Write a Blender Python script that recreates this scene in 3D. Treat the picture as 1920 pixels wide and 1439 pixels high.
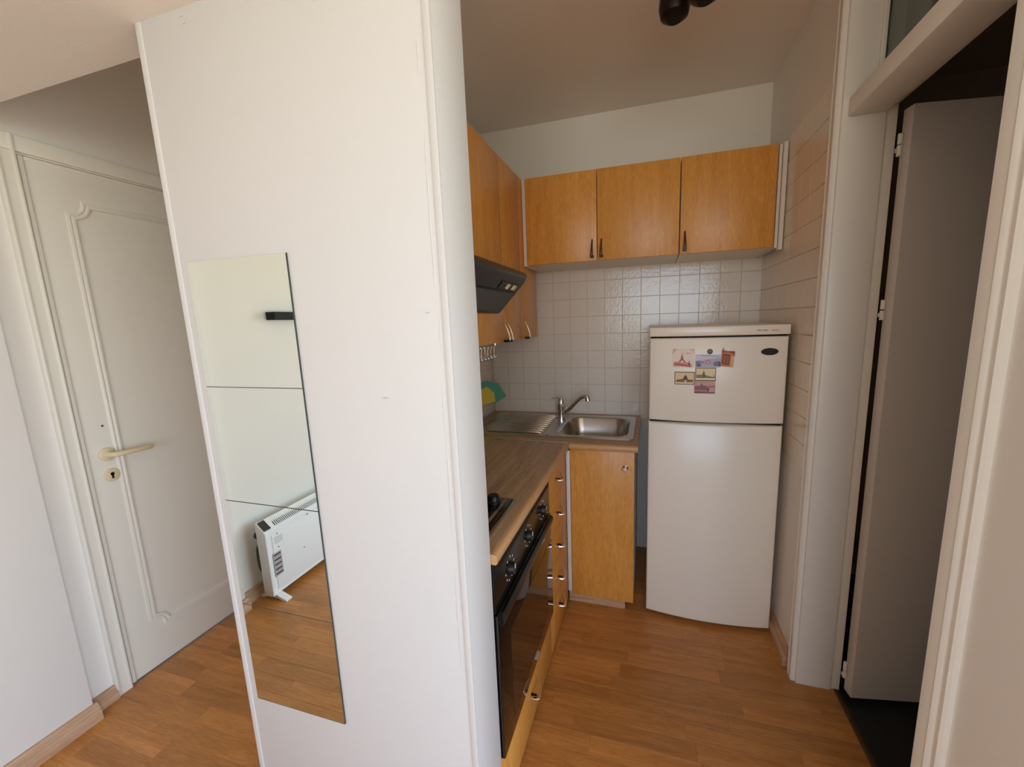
import bpy, bmesh, math, random
from mathutils import Vector, Matrix
random.seed(7)
for o in list(bpy.data.objects):
    bpy.data.objects.remove(o, do_unlink=True)
scn = bpy.context.scene
COL = scn.collection

# ------------------------------------------------------------------ camera
# phone ultra-wide lens, eye height 1.45 m, camera stands over the world origin
RC = ((0.9595789874893198, 0.2794720506832638, -0.03321956736417578),
      (0.012715832366976175, -0.16096603080457525, -0.9868780292083897),
      (-0.2811520485007832, 0.9465650055933358, -0.15801334060737246))
cam_d = bpy.data.cameras.new('camera')
cam = bpy.data.objects.new('camera', cam_d)
COL.objects.link(cam)
m = Matrix(RC).transposed() @ Matrix(((1, 0, 0), (0, -1, 0), (0, 0, -1)))
mw = m.to_4x4()
mw.translation = (0, 0, 1.45)
cam.matrix_world = mw
cam_d.sensor_width = 36.0
cam_d.lens = 745.61 / 1920 * 36.0
cam_d.shift_x = -37.74 / 1920
cam_d.shift_y = 2.37 / 1920
cam_d.clip_start = 0.02
scn.camera = cam

# ------------------------------------------------------------------ world, daylight, exposure
w = bpy.data.worlds.new('sky')
scn.world = w
w.use_nodes = True
wn = w.node_tree
bg = wn.nodes['Background']
tcw = wn.nodes.new('ShaderNodeTexCoord')
sep = wn.nodes.new('ShaderNodeSeparateXYZ')
wn.links.new(tcw.outputs['Generated'], sep.inputs[0])
ramp = wn.nodes.new('ShaderNodeValToRGB')      # sunlit ground below the horizon, hazy blue sky above
mrw = wn.nodes.new('ShaderNodeMapRange')
mrw.inputs[1].default_value, mrw.inputs[2].default_value = -0.25, 0.25
wn.links.new(sep.outputs['Z'], mrw.inputs[0])
wn.links.new(mrw.outputs[0], ramp.inputs[0])
ramp.color_ramp.elements[0].position = 0.42
ramp.color_ramp.elements[1].position = 0.58
ramp.color_ramp.elements[0].color = (0.85, 0.85, 0.74, 1)
ramp.color_ramp.elements[1].color = (0.67, 0.88, 1.17, 1)
wn.links.new(ramp.outputs[0], bg.inputs[0])
bg.inputs[1].default_value = 7.3


def window_portal(name, loc, rot, sx, sy):
    """sampling guide in a window opening; the daylight itself comes from the sky"""
    ld = bpy.data.lights.new(name, 'AREA')
    ld.shape = 'RECTANGLE'
    ld.size, ld.size_y = sx, sy
    ld.cycles.is_portal = True
    o = bpy.data.objects.new(name, ld)
    COL.objects.link(o)
    o.location = loc
    o.rotation_euler = rot
    return o


# rear window in the wall behind the camera and the window in the far right living-room wall
window_portal('portal_rear_window', (0.6, -3.21, 1.55), (math.radians(90), 0, 0), 2.1, 1.4)
window_portal('portal_side_window', (2.61, -0.80, 1.15), (0, math.radians(90), 0), 2.0, 2.3)

scn.cycles.max_bounces = 14
scn.cycles.diffuse_bounces = 8

vs = scn.view_settings
vs.view_transform = 'Standard'
vs.look = 'None'
vs.exposure = 0.0
vs.gamma = 1.0
vs.use_curve_mapping = False


# ------------------------------------------------------------------ materials
def srgb(r, g, b):
    def f(c):
        c /= 255.0
        return c / 12.92 if c <= 0.04045 else ((c + 0.055) / 1.055) ** 2.4
    return (f(r), f(g), f(b), 1.0)


def mat(name, col, rough=0.5, metal=0.0, bump=0.0, bscale=60.0, var=0.0, spec=0.5, coat=0.0, trans=0.0, bdist=0.002, alpha=1.0):
    m = bpy.data.materials.new(name)
    m.use_nodes = True
    nt = m.node_tree
    p = nt.nodes['Principled BSDF']
    p.inputs['Base Color'].default_value = col
    p.inputs['Roughness'].default_value = rough
    p.inputs['Metallic'].default_value = metal
    p.inputs['Specular IOR Level'].default_value = spec
    p.inputs['Coat Weight'].default_value = coat
    p.inputs['Transmission Weight'].default_value = trans
    p.inputs['Alpha'].default_value = alpha
    tc = nt.nodes.new('ShaderNodeTexCoord')
    if bump or var:
        n = nt.nodes.new('ShaderNodeTexNoise')
        n.inputs['Scale'].default_value = bscale
        n.inputs['Detail'].default_value = 4
        nt.links.new(tc.outputs['Object'], n.inputs['Vector'])
        if bump:
            b = nt.nodes.new('ShaderNodeBump')
            b.inputs['Strength'].default_value = bump
            b.inputs['Distance'].default_value = bdist
            nt.links.new(n.outputs['Fac'], b.inputs['Height'])
            nt.links.new(b.outputs['Normal'], p.inputs['Normal'])
        if var:
            n2 = nt.nodes.new('ShaderNodeTexNoise')
            n2.inputs['Scale'].default_value = 3.0
            n2.inputs['Detail'].default_value = 3
            nt.links.new(tc.outputs['Object'], n2.inputs['Vector'])
            r = nt.nodes.new('ShaderNodeValToRGB')
            r.color_ramp.elements[0].position = 0.3
            r.color_ramp.elements[1].position = 0.7
            r.color_ramp.elements[0].color = tuple(c * (1 - var) for c in col[:3]) + (1,)
            r.color_ramp.elements[1].color = col
            nt.links.new(n2.outputs['Fac'], r.inputs['Fac'])
            nt.links.new(r.outputs['Color'], p.inputs['Base Color'])
    return m


def wood(name, dark, light, stretch, rough=0.4, freq=14.0, tone=0.0, fibre=0.35, bump=0.04, coat=0.0):
    """grain along the axis where stretch is small; tone > 0 shifts each piece's brightness"""
    m = bpy.data.materials.new(name)
    m.use_nodes = True
    nt = m.node_tree
    L = nt.links.new
    p = nt.nodes['Principled BSDF']
    p.inputs['Roughness'].default_value = rough
    p.inputs['Coat Weight'].default_value = coat
    tc = nt.nodes.new('ShaderNodeTexCoord')
    oi = nt.nodes.new('ShaderNodeObjectInfo')
    geo = nt.nodes.new('ShaderNodeNewGeometry')
    add = nt.nodes.new('ShaderNodeMath')
    add.operation = 'ADD'
    L(oi.outputs['Random'], add.inputs[0])
    L(geo.outputs['Random Per Island'], add.inputs[1])
    fr = nt.nodes.new('ShaderNodeMath')
    fr.operation = 'FRACT'
    L(add.outputs[0], fr.inputs[0])
    mul = nt.nodes.new('ShaderNodeMath')
    mul.operation = 'MULTIPLY'
    mul.inputs[1].default_value = 37.0 if tone else 0.0
    L(fr.outputs[0], mul.inputs[0])
    va = nt.nodes.new('ShaderNodeVectorMath')
    va.operation = 'ADD'
    L(tc.outputs['Object'], va.inputs[0])
    L(mul.outputs[0], va.inputs[1])
    mp = nt.nodes.new('ShaderNodeMapping')
    mp.inputs['Scale'].default_value = stretch
    L(va.outputs[0], mp.inputs['Vector'])
    n1 = nt.nodes.new('ShaderNodeTexNoise')
    n1.inputs['Scale'].default_value = freq
    n1.inputs['Detail'].default_value = 5
    n1.inputs['Distortion'].default_value = 0.9
    L(mp.outputs[0], n1.inputs['Vector'])
    n2 = nt.nodes.new('ShaderNodeTexNoise')
    n2.inputs['Scale'].default_value = freq * 9
    n2.inputs['Detail'].default_value = 3
    L(mp.outputs[0], n2.inputs['Vector'])
    mx = nt.nodes.new('ShaderNodeMix')
    mx.inputs[0].default_value = fibre
    L(n1.outputs['Fac'], mx.inputs[2])
    L(n2.outputs['Fac'], mx.inputs[3])
    r = nt.nodes.new('ShaderNodeValToRGB')
    r.color_ramp.elements[0].position = 0.32
    r.color_ramp.elements[1].position = 0.68
    r.color_ramp.elements[0].color = dark
    r.color_ramp.elements[1].color = light
    L(mx.outputs[0], r.inputs['Fac'])
    out = r.outputs['Color']
    if tone:
        hs = nt.nodes.new('ShaderNodeHueSaturation')
        mr = nt.nodes.new('ShaderNodeMapRange')
        mr.inputs[3].default_value = 1 - tone
        mr.inputs[4].default_value = 1 + tone
        L(fr.outputs[0], mr.inputs[0])
        L(mr.outputs[0], hs.inputs['Value'])
        L(out, hs.inputs['Color'])
        out = hs.outputs['Color']
    L(out, p.inputs['Base Color'])
    if bump:
        b = nt.nodes.new('ShaderNodeBump')
        b.inputs['Strength'].default_value = bump
        b.inputs['Distance'].default_value = 0.001
        L(n2.outputs['Fac'], b.inputs['Height'])
        L(b.outputs['Normal'], p.inputs['Normal'])
    return m


M = {}
M['wall'] = mat('white_wall_paint', srgb(231, 228, 222), 0.55, bump=0.15, bscale=90)
M['panel'] = mat('partition_dimmed_white', srgb(208, 208, 207), 0.5, bump=0.15, bscale=90)  # wall white darkened in colour to offset strong light on the partition
M['ceil'] = mat('ceiling_paint', srgb(228, 222, 214), 0.7, bump=0.2, bscale=120)
M['gloss'] = mat('white_gloss_paint', srgb(230, 227, 219), 0.32, bump=0.05, bscale=30)
M['doorp'] = mat('door_paint', srgb(228, 225, 214), 0.4, bump=0.05, bscale=30)
M['cream'] = mat('cream_plastic', srgb(222, 207, 172), 0.35)
M['dark'] = mat('black_plastic', srgb(18, 18, 19), 0.4, bump=0.05, bscale=400)
M['void'] = mat('keyhole_dark', srgb(8, 6, 5), 0.8)
M['beech'] = wood('beech_laminate', srgb(200, 134, 54), srgb(230, 168, 84), (6, 6, 0.7), 0.36, freq=5, fibre=0.55, tone=0.04)
M['beech_h'] = wood('beech_laminate_drawer', srgb(200, 134, 54), srgb(230, 168, 84), (6, 6, 0.7), 0.36, freq=5, fibre=0.55, tone=0.04)
M['worktop'] = wood('worktop_laminate', srgb(146, 118, 88), srgb(200, 170, 134), (9, 0.8, 9), 0.38, freq=4, fibre=0.5)
M['worktop_x'] = wood('worktop_laminate_cross', srgb(150, 116, 82), srgb(196, 158, 118), (0.8, 9, 9), 0.38, freq=4, fibre=0.5)
M['edge'] = wood('worktop_edge_lit', srgb(186, 140, 92), srgb(208, 164, 114), (9, 0.8, 9), 0.33, freq=4)  # light reflection on the rounded front edge put into a paler colour
M['lit_edge_x'] = wood('worktop_edge_cross_lit', srgb(186, 140, 92), srgb(208, 164, 114), (0.8, 9, 9), 0.33, freq=4)  # same paler colour for reflected light, grain running across
M['floor'] = wood('laminate_floor', srgb(158, 102, 48), srgb(202, 140, 76), (0.55, 6, 6), 0.34, freq=5, tone=0.15, fibre=0.45)
M['skirt'] = wood('skirting_wood', srgb(168, 128, 96), srgb(204, 170, 138), (7, 0.6, 7), 0.45, freq=6)
M['skirt_x'] = wood('skirting_wood_cross', srgb(168, 128, 96), srgb(204, 170, 138), (0.6, 7, 7), 0.45, freq=6)
M['tile'] = mat('glazed_tile', srgb(228, 218, 204), 0.15, bump=0.6, bscale=55, bdist=0.0016)
M['grout'] = mat('grout', srgb(204, 194, 180), 0.8)
M['fridge'] = mat('fridge_enamel', srgb(238, 230, 216), 0.28, bump=0.03, bscale=300)
M['carcass'] = mat('white_melamine', srgb(226, 220, 210), 0.45)
M['steel'] = mat('brushed_steel', srgb(196, 191, 184), 0.24, 1.0, bump=0.04, bscale=200)
M['chrome'] = mat('chrome', srgb(230, 228, 226), 0.07, 1.0)
M['bronze'] = mat('dark_bronze', srgb(36, 26, 18), 0.35, 0.6)
M['dim_metal'] = mat('dim_chrome_grey_metal', srgb(120, 104, 88), 0.3, 1.0)  # dark reflections put into chrome handle colour; plain grey metal for screw, badge
M['glassblack'] = mat('black_glass', srgb(9, 9, 10), 0.05, spec=0.6)
M['oven'] = mat('black_enamel', srgb(14, 13, 13), 0.22)
M['hood'] = mat('hood_black', srgb(20, 21, 22), 0.38, bump=0.1, bscale=300)
M['filter'] = mat('hood_filter', srgb(74, 78, 80), 0.5)
M['ivory'] = mat('switch_ivory', srgb(240, 226, 178), 0.3)
M['print'] = mat('white_print', srgb(214, 214, 210), 0.5)
M['ink'] = mat('black_ink', srgb(36, 32, 28), 0.6)
M['mirror'] = mat('mirror_silver', (0.71, 0.74, 0.69, 1), 0.0, 1.0)
M['mirror_edge'] = mat('mirror_edge', srgb(52, 60, 56), 0.3)
M['heater'] = mat('heater_white', srgb(236, 238, 238), 0.35)
M['slot'] = mat('heater_slot', srgb(70, 76, 80), 0.6)
M['heater_dark'] = mat('heater_panel', srgb(48, 46, 48), 0.3)  # dark plastic of heater panel, dial and grip
M['sticker'] = mat('rating_sticker', srgb(168, 162, 166), 0.5)
M['bathfloor'] = mat('bathroom_floor', srgb(26, 26, 28), 0.5, bump=0.05)
M['bathwall'] = mat('bathroom_wall', srgb(196, 186, 172), 0.5)
M['bathdoor'] = mat('bathroom_door_paint', srgb(206, 200, 194), 0.45)
M['pane'] = mat('transom_glass', srgb(190, 205, 190), 0.04, trans=1.0)
M['green'] = mat('green_cloth', srgb(92, 172, 148), 0.85, bump=0.4, bscale=150)
M['yellow'] = mat('yellow_cloth', srgb(228, 206, 84), 0.85, bump=0.4, bscale=150)
PAL = {}


def pal(r, g, b):
    k = (r, g, b)
    if k not in PAL:
        PAL[k] = mat('print_%d_%d_%d' % k, srgb(r, g, b), 0.45)
    return PAL[k]


# ------------------------------------------------------------------ mesh helpers (all in world coordinates)
WL = {}


class MB:
    def __init__(s):
        s.bm = bmesh.new()

    def box(s, lo, hi, bev=0.0, seg=2):
        c = [(a + b) / 2 for a, b in zip(lo, hi)]
        d = [abs(b - a) for a, b in zip(lo, hi)]
        r = bmesh.ops.create_cube(s.bm, size=1.0, matrix=Matrix.Translation(c) @ Matrix.Diagonal((d[0], d[1], d[2], 1)))
        if bev:
            es = {e for v in r['verts'] for e in v.link_edges}
            bmesh.ops.bevel(s.bm, geom=list(es), offset=min(bev, min(d) * 0.49), segments=seg, affect='EDGES', profile=0.5, clamp_overlap=True)
        return s

    def prism(s, pts, axis, a0, a1):
        """pts: 2D outline in the two other axes (x,y,z order without axis)"""
        def P(q, a):
            v = list(q)
            v.insert(axis, a)
            return v
        A = [s.bm.verts.new(P(q, a0)) for q in pts]
        B = [s.bm.verts.new(P(q, a1)) for q in pts]
        n = len(pts)
        s.bm.faces.new(A)
        s.bm.faces.new(B[::-1])
        for i in range(n):
            s.bm.faces.new((A[i], B[i], B[(i + 1) % n], A[(i + 1) % n]))
        return s

    def sweep(s, path, rads, n=10, flat=1.0, caps=True):
        path = [Vector(p) for p in path]
        if not hasattr(rads, '__len__'):
            rads = [rads] * len(path)
        up = Vector((0, 0, 1))
        rings = []
        prev = None
        for i, p in enumerate(path):
            t = (path[min(i + 1, len(path) - 1)] - path[max(i - 1, 0)]).normalized()
            if prev is None:
                a = up if abs(t.dot(up)) < 0.95 else Vector((1, 0, 0))
                u = t.cross(a).normalized()
            else:
                u = (prev - t * prev.dot(t)).normalized()
            prev = u
            v = t.cross(u).normalized()
            rings.append([s.bm.verts.new(p + (u * math.cos(2 * math.pi * k / n) + v * flat * math.sin(2 * math.pi * k / n)) * rads[i]) for k in range(n)])
        for a, b in zip(rings, rings[1:]):
            for k in range(n):
                s.bm.faces.new((a[k], a[(k + 1) % n], b[(k + 1) % n], b[k]))
        if caps:
            s.bm.faces.new(rings[0][::-1])
            s.bm.faces.new(rings[-1])
        return s

    def cyl(s, p0, p1, r0, r1=None, n=20):
        return s.sweep([p0, p1], [r0, r0 if r1 is None else r1], n)

    def poly(s, pts):
        s.bm.faces.new([s.bm.verts.new(p) for p in pts])
        return s

    def slab(s, pts, nrm, t):
        """flat polygon pts given thickness t along nrm"""
        nv = Vector(nrm)
        A = [s.bm.verts.new(Vector(p)) for p in pts]
        B = [s.bm.verts.new(Vector(p) + nv * t) for p in pts]
        n = len(pts)
        s.bm.faces.new(A[::-1])
        s.bm.faces.new(B)
        for i in range(n):
            s.bm.faces.new((A[i], A[(i + 1) % n], B[(i + 1) % n], B[i]))
        return s

    def xform(s, mtx):
        bmesh.ops.transform(s.bm, matrix=mtx, verts=s.bm.verts)
        return s

    def build(s, name, material, parent=None, origin=None, smooth=35):
        bmesh.ops.recalc_face_normals(s.bm, faces=s.bm.faces)
        if parent is not None:
            org = WL[parent]
        elif origin is not None:
            org = Vector(origin)
        else:
            org = Vector((0, 0, 0))
        bmesh.ops.translate(s.bm, verts=s.bm.verts, vec=-org)
        me = bpy.data.meshes.new(name)
        s.bm.to_mesh(me)
        s.bm.free()
        if isinstance(material, str):
            material = M[material]
        me.materials.append(material)
        if smooth:
            for p in me.polygons:
                p.use_smooth = True
            me.set_sharp_from_angle(angle=math.radians(smooth))
        o = bpy.data.objects.new(name, me)
        COL.objects.link(o)
        if parent is not None:
            o.parent = parent
        else:
            o.location = org
        WL[o] = org
        return o


def tag(o, label, cat=None, group=None, kind=None):
    o['label'] = label
    if cat:
        o['category'] = cat
    if group:
        o['group'] = group
    if kind:
        o['kind'] = kind
    return o


def thing(name, loc, label, cat, group=None, kind=None):
    o = bpy.data.objects.new(name, None)
    o.empty_display_size = 0.05
    COL.objects.link(o)
    o.location = loc
    WL[o] = Vector(loc)
    return tag(o, label, cat, group, kind)


def struct(name, mb, material, label, cat, **k):
    o = mb.build(name, material, **k)
    return tag(o, label, cat, kind='structure')


def box(lo, hi, bev=0.0, seg=2):
    return MB().box(lo, hi, bev, seg)


# ------------------------------------------------------------------ the shell
ZC = 2.58          # kitchen and living-room ceiling
ZS = 2.13          # dropped soffit over the partition
YP0, YP1 = 0.717, 0.858   # partition faces
YB = 2.44          # kitchen back wall
XL = -2.06         # left wall
XR = 0.575         # right wall

# floor: laminate strips laid along x on a slab
fl = struct('floor', box((-2.3, -3.4, -0.06), (0.705, 2.6, -0.008)).box((0.705, -3.4, -0.06), (2.8, 0.65, -0.008)), 'void', 'honey-brown laminate strip floor of the flat', 'floor')
PW = 0.066
strip_mesh = {}


def strip_bm(L, x0=0.0, y0=0.0):
    return (x0, y0, L)


def strip_obj(x0, x1, y0):
    L = round(x1 - x0, 3)
    if L not in strip_mesh:
        mb = MB().box((-L / 2 + 0.0001, -PW / 2 + 0.0001, -0.0078), (L / 2 - 0.0001, PW / 2 - 0.0001, 0.0), 0.0004, 1)
        me = bpy.data.meshes.new('floor_strip')
        mb.bm.to_mesh(me)
        mb.bm.free()
        me.materials.append(M['floor'])
        strip_mesh[L] = me
    o = bpy.data.objects.new('floor_strip', strip_mesh[L])
    COL.objects.link(o)
    o.parent = fl
    o.location = ((x0 + x1) / 2, y0 + PW / 2, 0)


rest = MB()
rng = random.Random(3)
y = -3.3
nst = 0
while y < 2.42:
    xm = 0.703 if y > 0.59 else 2.6
    x = -2.06 - rng.choice((0.05, 0.12, 0.2, 0.28, 0.35))
    while True:
        L = rng.choice((0.30, 0.36, 0.42, 0.48))
        a, b = max(x, -2.06), min(x + L, xm)
        last = xm - b < 0.06
        if last:
            b = xm
        near = -0.35 < y < 1.93 and a < 0.70 and not (y > 1.5 and b < -0.4 and a > -1.15)
        if y < 0.6 and a > -0.45:
            near = False
        if b - a > 0.004:
            if near and nst < 296:
                strip_obj(a, b, y)
                nst += 1
            else:
                rest.box((a + 0.0003, y + 0.0003, -0.0078), (b - 0.0003, y + PW - 0.0003, 0.0))
        if last:
            break
        x += L
    y += PW
ro = rest.build('floor_strip_field', 'floor', fl, smooth=0)
ro['kind'] = 'stuff'

# ceiling and dropped soffit
struct('ceiling', box((-2.3, -3.4, ZC), (2.8, 2.6, ZC + 0.1)), 'ceil', 'matt off-white ceiling above the kitchen and hall', 'ceiling')
struct('ceiling_soffit', box((-2.3, 0.45, ZS), (-0.381, 0.795, ZC)), 'ceil', 'dropped white soffit above the partition with a straight far edge', 'ceiling')

# back wall with splash tiles
wb = struct('wall_back', box((-2.3, YB, 0), (2.7, YB + 0.12, ZC)), 'wall', 'white back wall of the kitchen, tiled behind sink and fridge', 'wall')
T = 0.104
TZ0 = 0.843
tile_me = None


def tile_mesh():
    mb = MB().box((-T / 2 + 0.0009, -0.0025, -T / 2 + 0.0009), (T / 2 - 0.0009, 0.0022, T / 2 - 0.0009), 0.0009, 1)
    me = bpy.data.meshes.new('wall_tile')
    mb.bm.to_mesh(me)
    mb.bm.free()
    me.materials.append(M['tile'])
    return me


tile_me = tile_mesh()
trng = random.Random(11)


def tile(parent, loc, rz):
    o = bpy.data.objects.new('wall_tile', tile_me)
    COL.objects.link(o)
    o.parent = parent
    o.location = Vector(loc)
    o.rotation_euler = (trng.uniform(-0.004, 0.004), 0, rz + trng.uniform(-0.006, 0.006))


g = box((-1.0, YB - 0.003, TZ0), (XR, YB + 0.01, TZ0 + 9 * T)).build('grout', 'grout', wb, smooth=0)
for i in range(15):
    for k in range(9):
        cx_, cz = XR - (i + 0.5) * T, TZ0 + (k + 0.5) * T
        if cx_ > 0.03 and cz < 1.34:
            continue                       # behind the fridge
        if k == 0 and cx_ < -0.05:
            cz += 0.0
        tile(wb, (cx_, YB - 0.004, cz), 0)
# kitchen left wall (behind the worktop) with a few tiles in view
wk = struct('wall_kitchen_left', box((-1.10, YP1, 0), (-1.0, YB, ZC)), 'wall', 'inner wall behind the worktop, tiled in the corner', 'wall')
box((-1.01, 1.0, TZ0), (-0.997, YB - 0.004, TZ0 + 5 * T)).build('grout', 'grout', wk, smooth=0)
for i in range(4):
    for k in range(5):
        tile(wk, (-0.996, YB - 0.006 - (i + 0.5) * T, TZ0 + (k + 0.5) * T), math.pi / 2)

# partition with end face
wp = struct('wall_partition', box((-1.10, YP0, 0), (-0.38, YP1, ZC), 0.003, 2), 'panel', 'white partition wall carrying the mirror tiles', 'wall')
box((-1.102, YP0 - 0.002, 0.0), (-1.0855, YP0 + 0.004, ZS), 0.0015, 2).build('corner_strip', 'panel', wp)
box((-0.3935, YP0 - 0.0016, 0.0), (-0.3785, YP0 + 0.003, ZS), 0.0014, 2).build('corner_strip', 'panel', wp)
for (x, z, r) in ((-0.959, 2.113, 0.0035), (-0.956, 2.099, 0.003), (-0.541, 1.296, 0.005), (-0.424, 1.473, 0.003)):
    mb = MB().sweep([(x - r * 1.6, YP0 - 0.0004, z), (x - r * 0.5, YP0 - 0.0014, z + r * .2), (x + r * .6, YP0 - 0.0014, z + r * .3), (x + r * 1.6, YP0 - 0.0004, z + r * .5)], [r * .3, r * .7, r * .6, r * .2], 8, flat=0.5)
    mb.build('plaster_dent', 'panel', wp)
crng = random.Random(5)
for (x0, z0, z1, off) in ((-0.4075, 1.96, 1.90, 0), (-0.405, 1.80, 1.52, 0), (-0.4015, 1.47, 1.38, 0), (-0.404, 1.33, 0.98, 0), (-0.405, 0.93, 0.66, 0)):
    n_ = max(4, int((z0 - z1) / 0.02))
    mb = MB().sweep([(x0 + crng.uniform(-0.0009, 0.0009), YP0 - 0.0001, z0 + (z1 - z0) * k / n_) for k in range(n_ + 1)], [0.0002] + [0.0007 + crng.uniform(-0.0002, 0.0002) for k in range(n_ - 1)] + [0.0002], 6)
    mb.build('paint_crack', 'panel', wp)
# left wall: recessed run with the hall door, pier in front of it
D0, D1, DZ = 0.905, 1.705, 2.067
mb = MB()
mb.box((-2.3, -3.4, 0), (XL, D0, ZC))
mb.box((-2.3, D1, 0), (XL, 2.5, ZC))
mb.box((-2.3, D0, DZ), (XL, D1, ZC))
struct('wall_left', mb, 'wall', 'white left wall with the panelled hall door', 'wall')
struct('wall_left_pier', box((-2.1, 0.05, 0), (-2.016, 0.772, ZC), 0.004, 2), 'wall', 'shallow white wall pier standing proud beside the hall door', 'wall')


def skirting(name, lo, hi, face, material, label):
    """moulded wooden skirting: block with a rounded top front edge; face = axis,sign of the room side"""
    ax, sg = face
    h = hi[2] - lo[2]
    t = hi[ax] - lo[ax]
    prof = [(0, 0), (t, 0), (t, h * .52), (t * .86, h * .62), (t * .62, h * .70), (t * .55, h * .9), (t * .4, h), (0, h)]
    base = lo[ax] if sg > 0 else hi[ax]
    pts = [((base + sg * a), lo[2] + b) for a, b in prof]
    other = 1 - ax
    mb = MB().prism(pts, other, lo[other], hi[other])
    return struct(name, mb, material, label, 'skirting board')


skirting('baseboard_pier', (-2.016, 0.045, 0.0), (-1.988, 0.779, 0.066), (0, 1), 'skirt', 'pale wood skirting along the wall pier')
skirting('baseboard_left', (XL, 0.779, 0.0), (XL + 0.026, 0.853, 0.056), (0, 1), 'skirt', 'short piece of skirting between pier and door casing')
skirting('baseboard_left_rear', (XL, -3.2, 0.0), (XL + 0.026, 0.042, 0.066), (0, 1), 'skirt', 'wood skirting on the wall behind the convector heater')
skirting('baseboard_right', (XR - 0.028, 1.668, 0.0), (XR, 2.43, 0.07), (0, -1), 'skirt', 'wood skirting between bathroom door casing and fridge')

# hall door casing
mb = MB()


def casing_leg(mb, y0, y1, z1, xw, sg):
    # profiled flat casing standing on the wall face xw, room side sg
    for a, b, t in ((0.05, 0.95, 0.014), (0.0, 0.22, 0.02), (0.80, 1.0, 0.019)):
        ya, yb = y0 + (y1 - y0) * a, y0 + (y1 - y0) * b
        xs = sorted((xw - sg * 0.01, xw + sg * t))
        mb.box((xs[0], min(ya, yb), 0.0), (xs[1], max(ya, yb), z1 if t > 0.015 else DZ + 0.003), 0.004 if t > 0.015 else 0.0, 2)


casing_leg(mb, D0 - 0.052, D0 - 0.003, DZ + 0.058, XL, 1)
casing_leg(mb, D1 + 0.052, D1 + 0.003, DZ + 0.058, XL, 1)
mb.box((XL - 0.01, D0 - 0.050, DZ + 0.004), (XL + 0.014, D1 + 0.050, DZ + 0.058), 0.004, 2)
struct('trim_1', mb, 'doorp', 'white casing around the panelled hall door', 'door casing')

d1 = thing('door_1', (XL - 0.03, (D0 + D1) / 2, 0.0), 'white panelled hall door with scooped moulding corners and cream lever', 'door', kind='structure')
box((XL - 0.04, D0 + 0.002, 0.006), (XL + 0.004, D1 - 0.002, DZ - 0.003), 0.006, 3).build('leaf', 'doorp', d1)
# raised rim of the leaf along the lock edge
box((XL + 0.001, D0 + 0.002, 0.008), (XL + 0.010, D0 + 0.016, DZ - 0.004), 0.0045, 3).build('lock_edge', 'doorp', d1)
box((XL + 0.001, D0 + 0.016, DZ - 0.018), (XL + 0.009, D1 - 0.002, DZ - 0.004), 0.004, 3).build('top_edge', 'doorp', d1)


def scooped(y0, y1, z0, z1, r, n=8):
    """rectangle outline with concave quarter-circle corners"""
    pts = []
    for (cy, cz, a0) in ((y0, z0, 90), (y0, z1, 0), (y1, z1, -90), (y1, z0, 180)):
        # walk the concave arc around each corner
        arc = []
        for k in range(n + 1):
            a = math.radians(a0 - 90 * k / n)
            arc.append((cy + r * math.cos(a), cz + r * math.sin(a)))
        pts.append(arc)
    return pts


arcs = scooped(1.012, 1.598, 0.185, 1.936, 0.048)
out = []
order = [arcs[0][::-1], arcs[1][::-1], arcs[2][::-1], arcs[3][::-1]]
# order each arc so that the loop runs left edge up, top edge right, right edge down, bottom edge left
cs = [(1.012, 0.185), (1.012, 1.936), (1.598, 1.936), (1.598, 0.185)]
loop = []
r = 0.048
for k in range(9):
    a = math.radians(0 + 90 * k / 8)
    loop.append((cs[0][0] + r * math.cos(a), cs[0][1] + r * math.sin(a)))
for k in range(9):
    a = math.radians(-90 + 90 * k / 8)
    loop.append((cs[1][0] + r * math.cos(a), cs[1][1] + r * math.sin(a)))
for k in range(9):
    a = math.radians(180 + 90 * k / 8)
    loop.append((cs[2][0] + r * math.cos(a), cs[2][1] + r * math.sin(a)))
for k in range(9):
    a = math.radians(90 + 90 * k / 8)
    loop.append((cs[3][0] + r * math.cos(a), cs[3][1] + r * math.sin(a)))


def moulding(loop, x0, wdt, hgt):
    """bead moulding with a two-step profile following a closed yz outline"""
    mb = MB()
    n = len(loop)
    cy = sum(p[0] for p in loop) / n
    cz = sum(p[1] for p in loop) / n
    prof = [(-wdt / 2, 0), (-wdt * .42, hgt * .8), (-wdt * .25, hgt), (-wdt * .08, hgt * .75), (0.0, hgt * .4), (wdt * .12, hgt * .75), (wdt * .28, hgt * .8), (wdt * .42, hgt * .5), (wdt / 2, 0)]
    rings = []
    for i in range(n):
        p, q, s_ = Vector(loop[i - 1]), Vector(loop[i]), Vector(loop[(i + 1) % n])
        t1, t2 = (q - p).normalized(), (s_ - q).normalized()
        n1, n2 = Vector((-t1.y, t1.x)), Vector((-t2.y, t2.x))
        nn = n1 + n2
        if nn.length < 1e-4:
            nn = n1
        nn.normalize()
        k = 1 / max(nn.dot(n1), 0.5)
        rings.append([mb.bm.verts.new((x0 + h, q.x + nn.x * a * k, q.y + nn.y * a * k)) for a, h in prof])
    for i in range(n):
        A, B = rings[i], rings[(i + 1) % n]
        for j in range(len(prof) - 1):
            mb.bm.faces.new((A[j], A[j + 1], B[j + 1], B[j]))
    return mb


moulding(loop, XL + 0.0038, 0.026, 0.009).build('moulding', 'doorp', d1, smooth=50)
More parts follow.
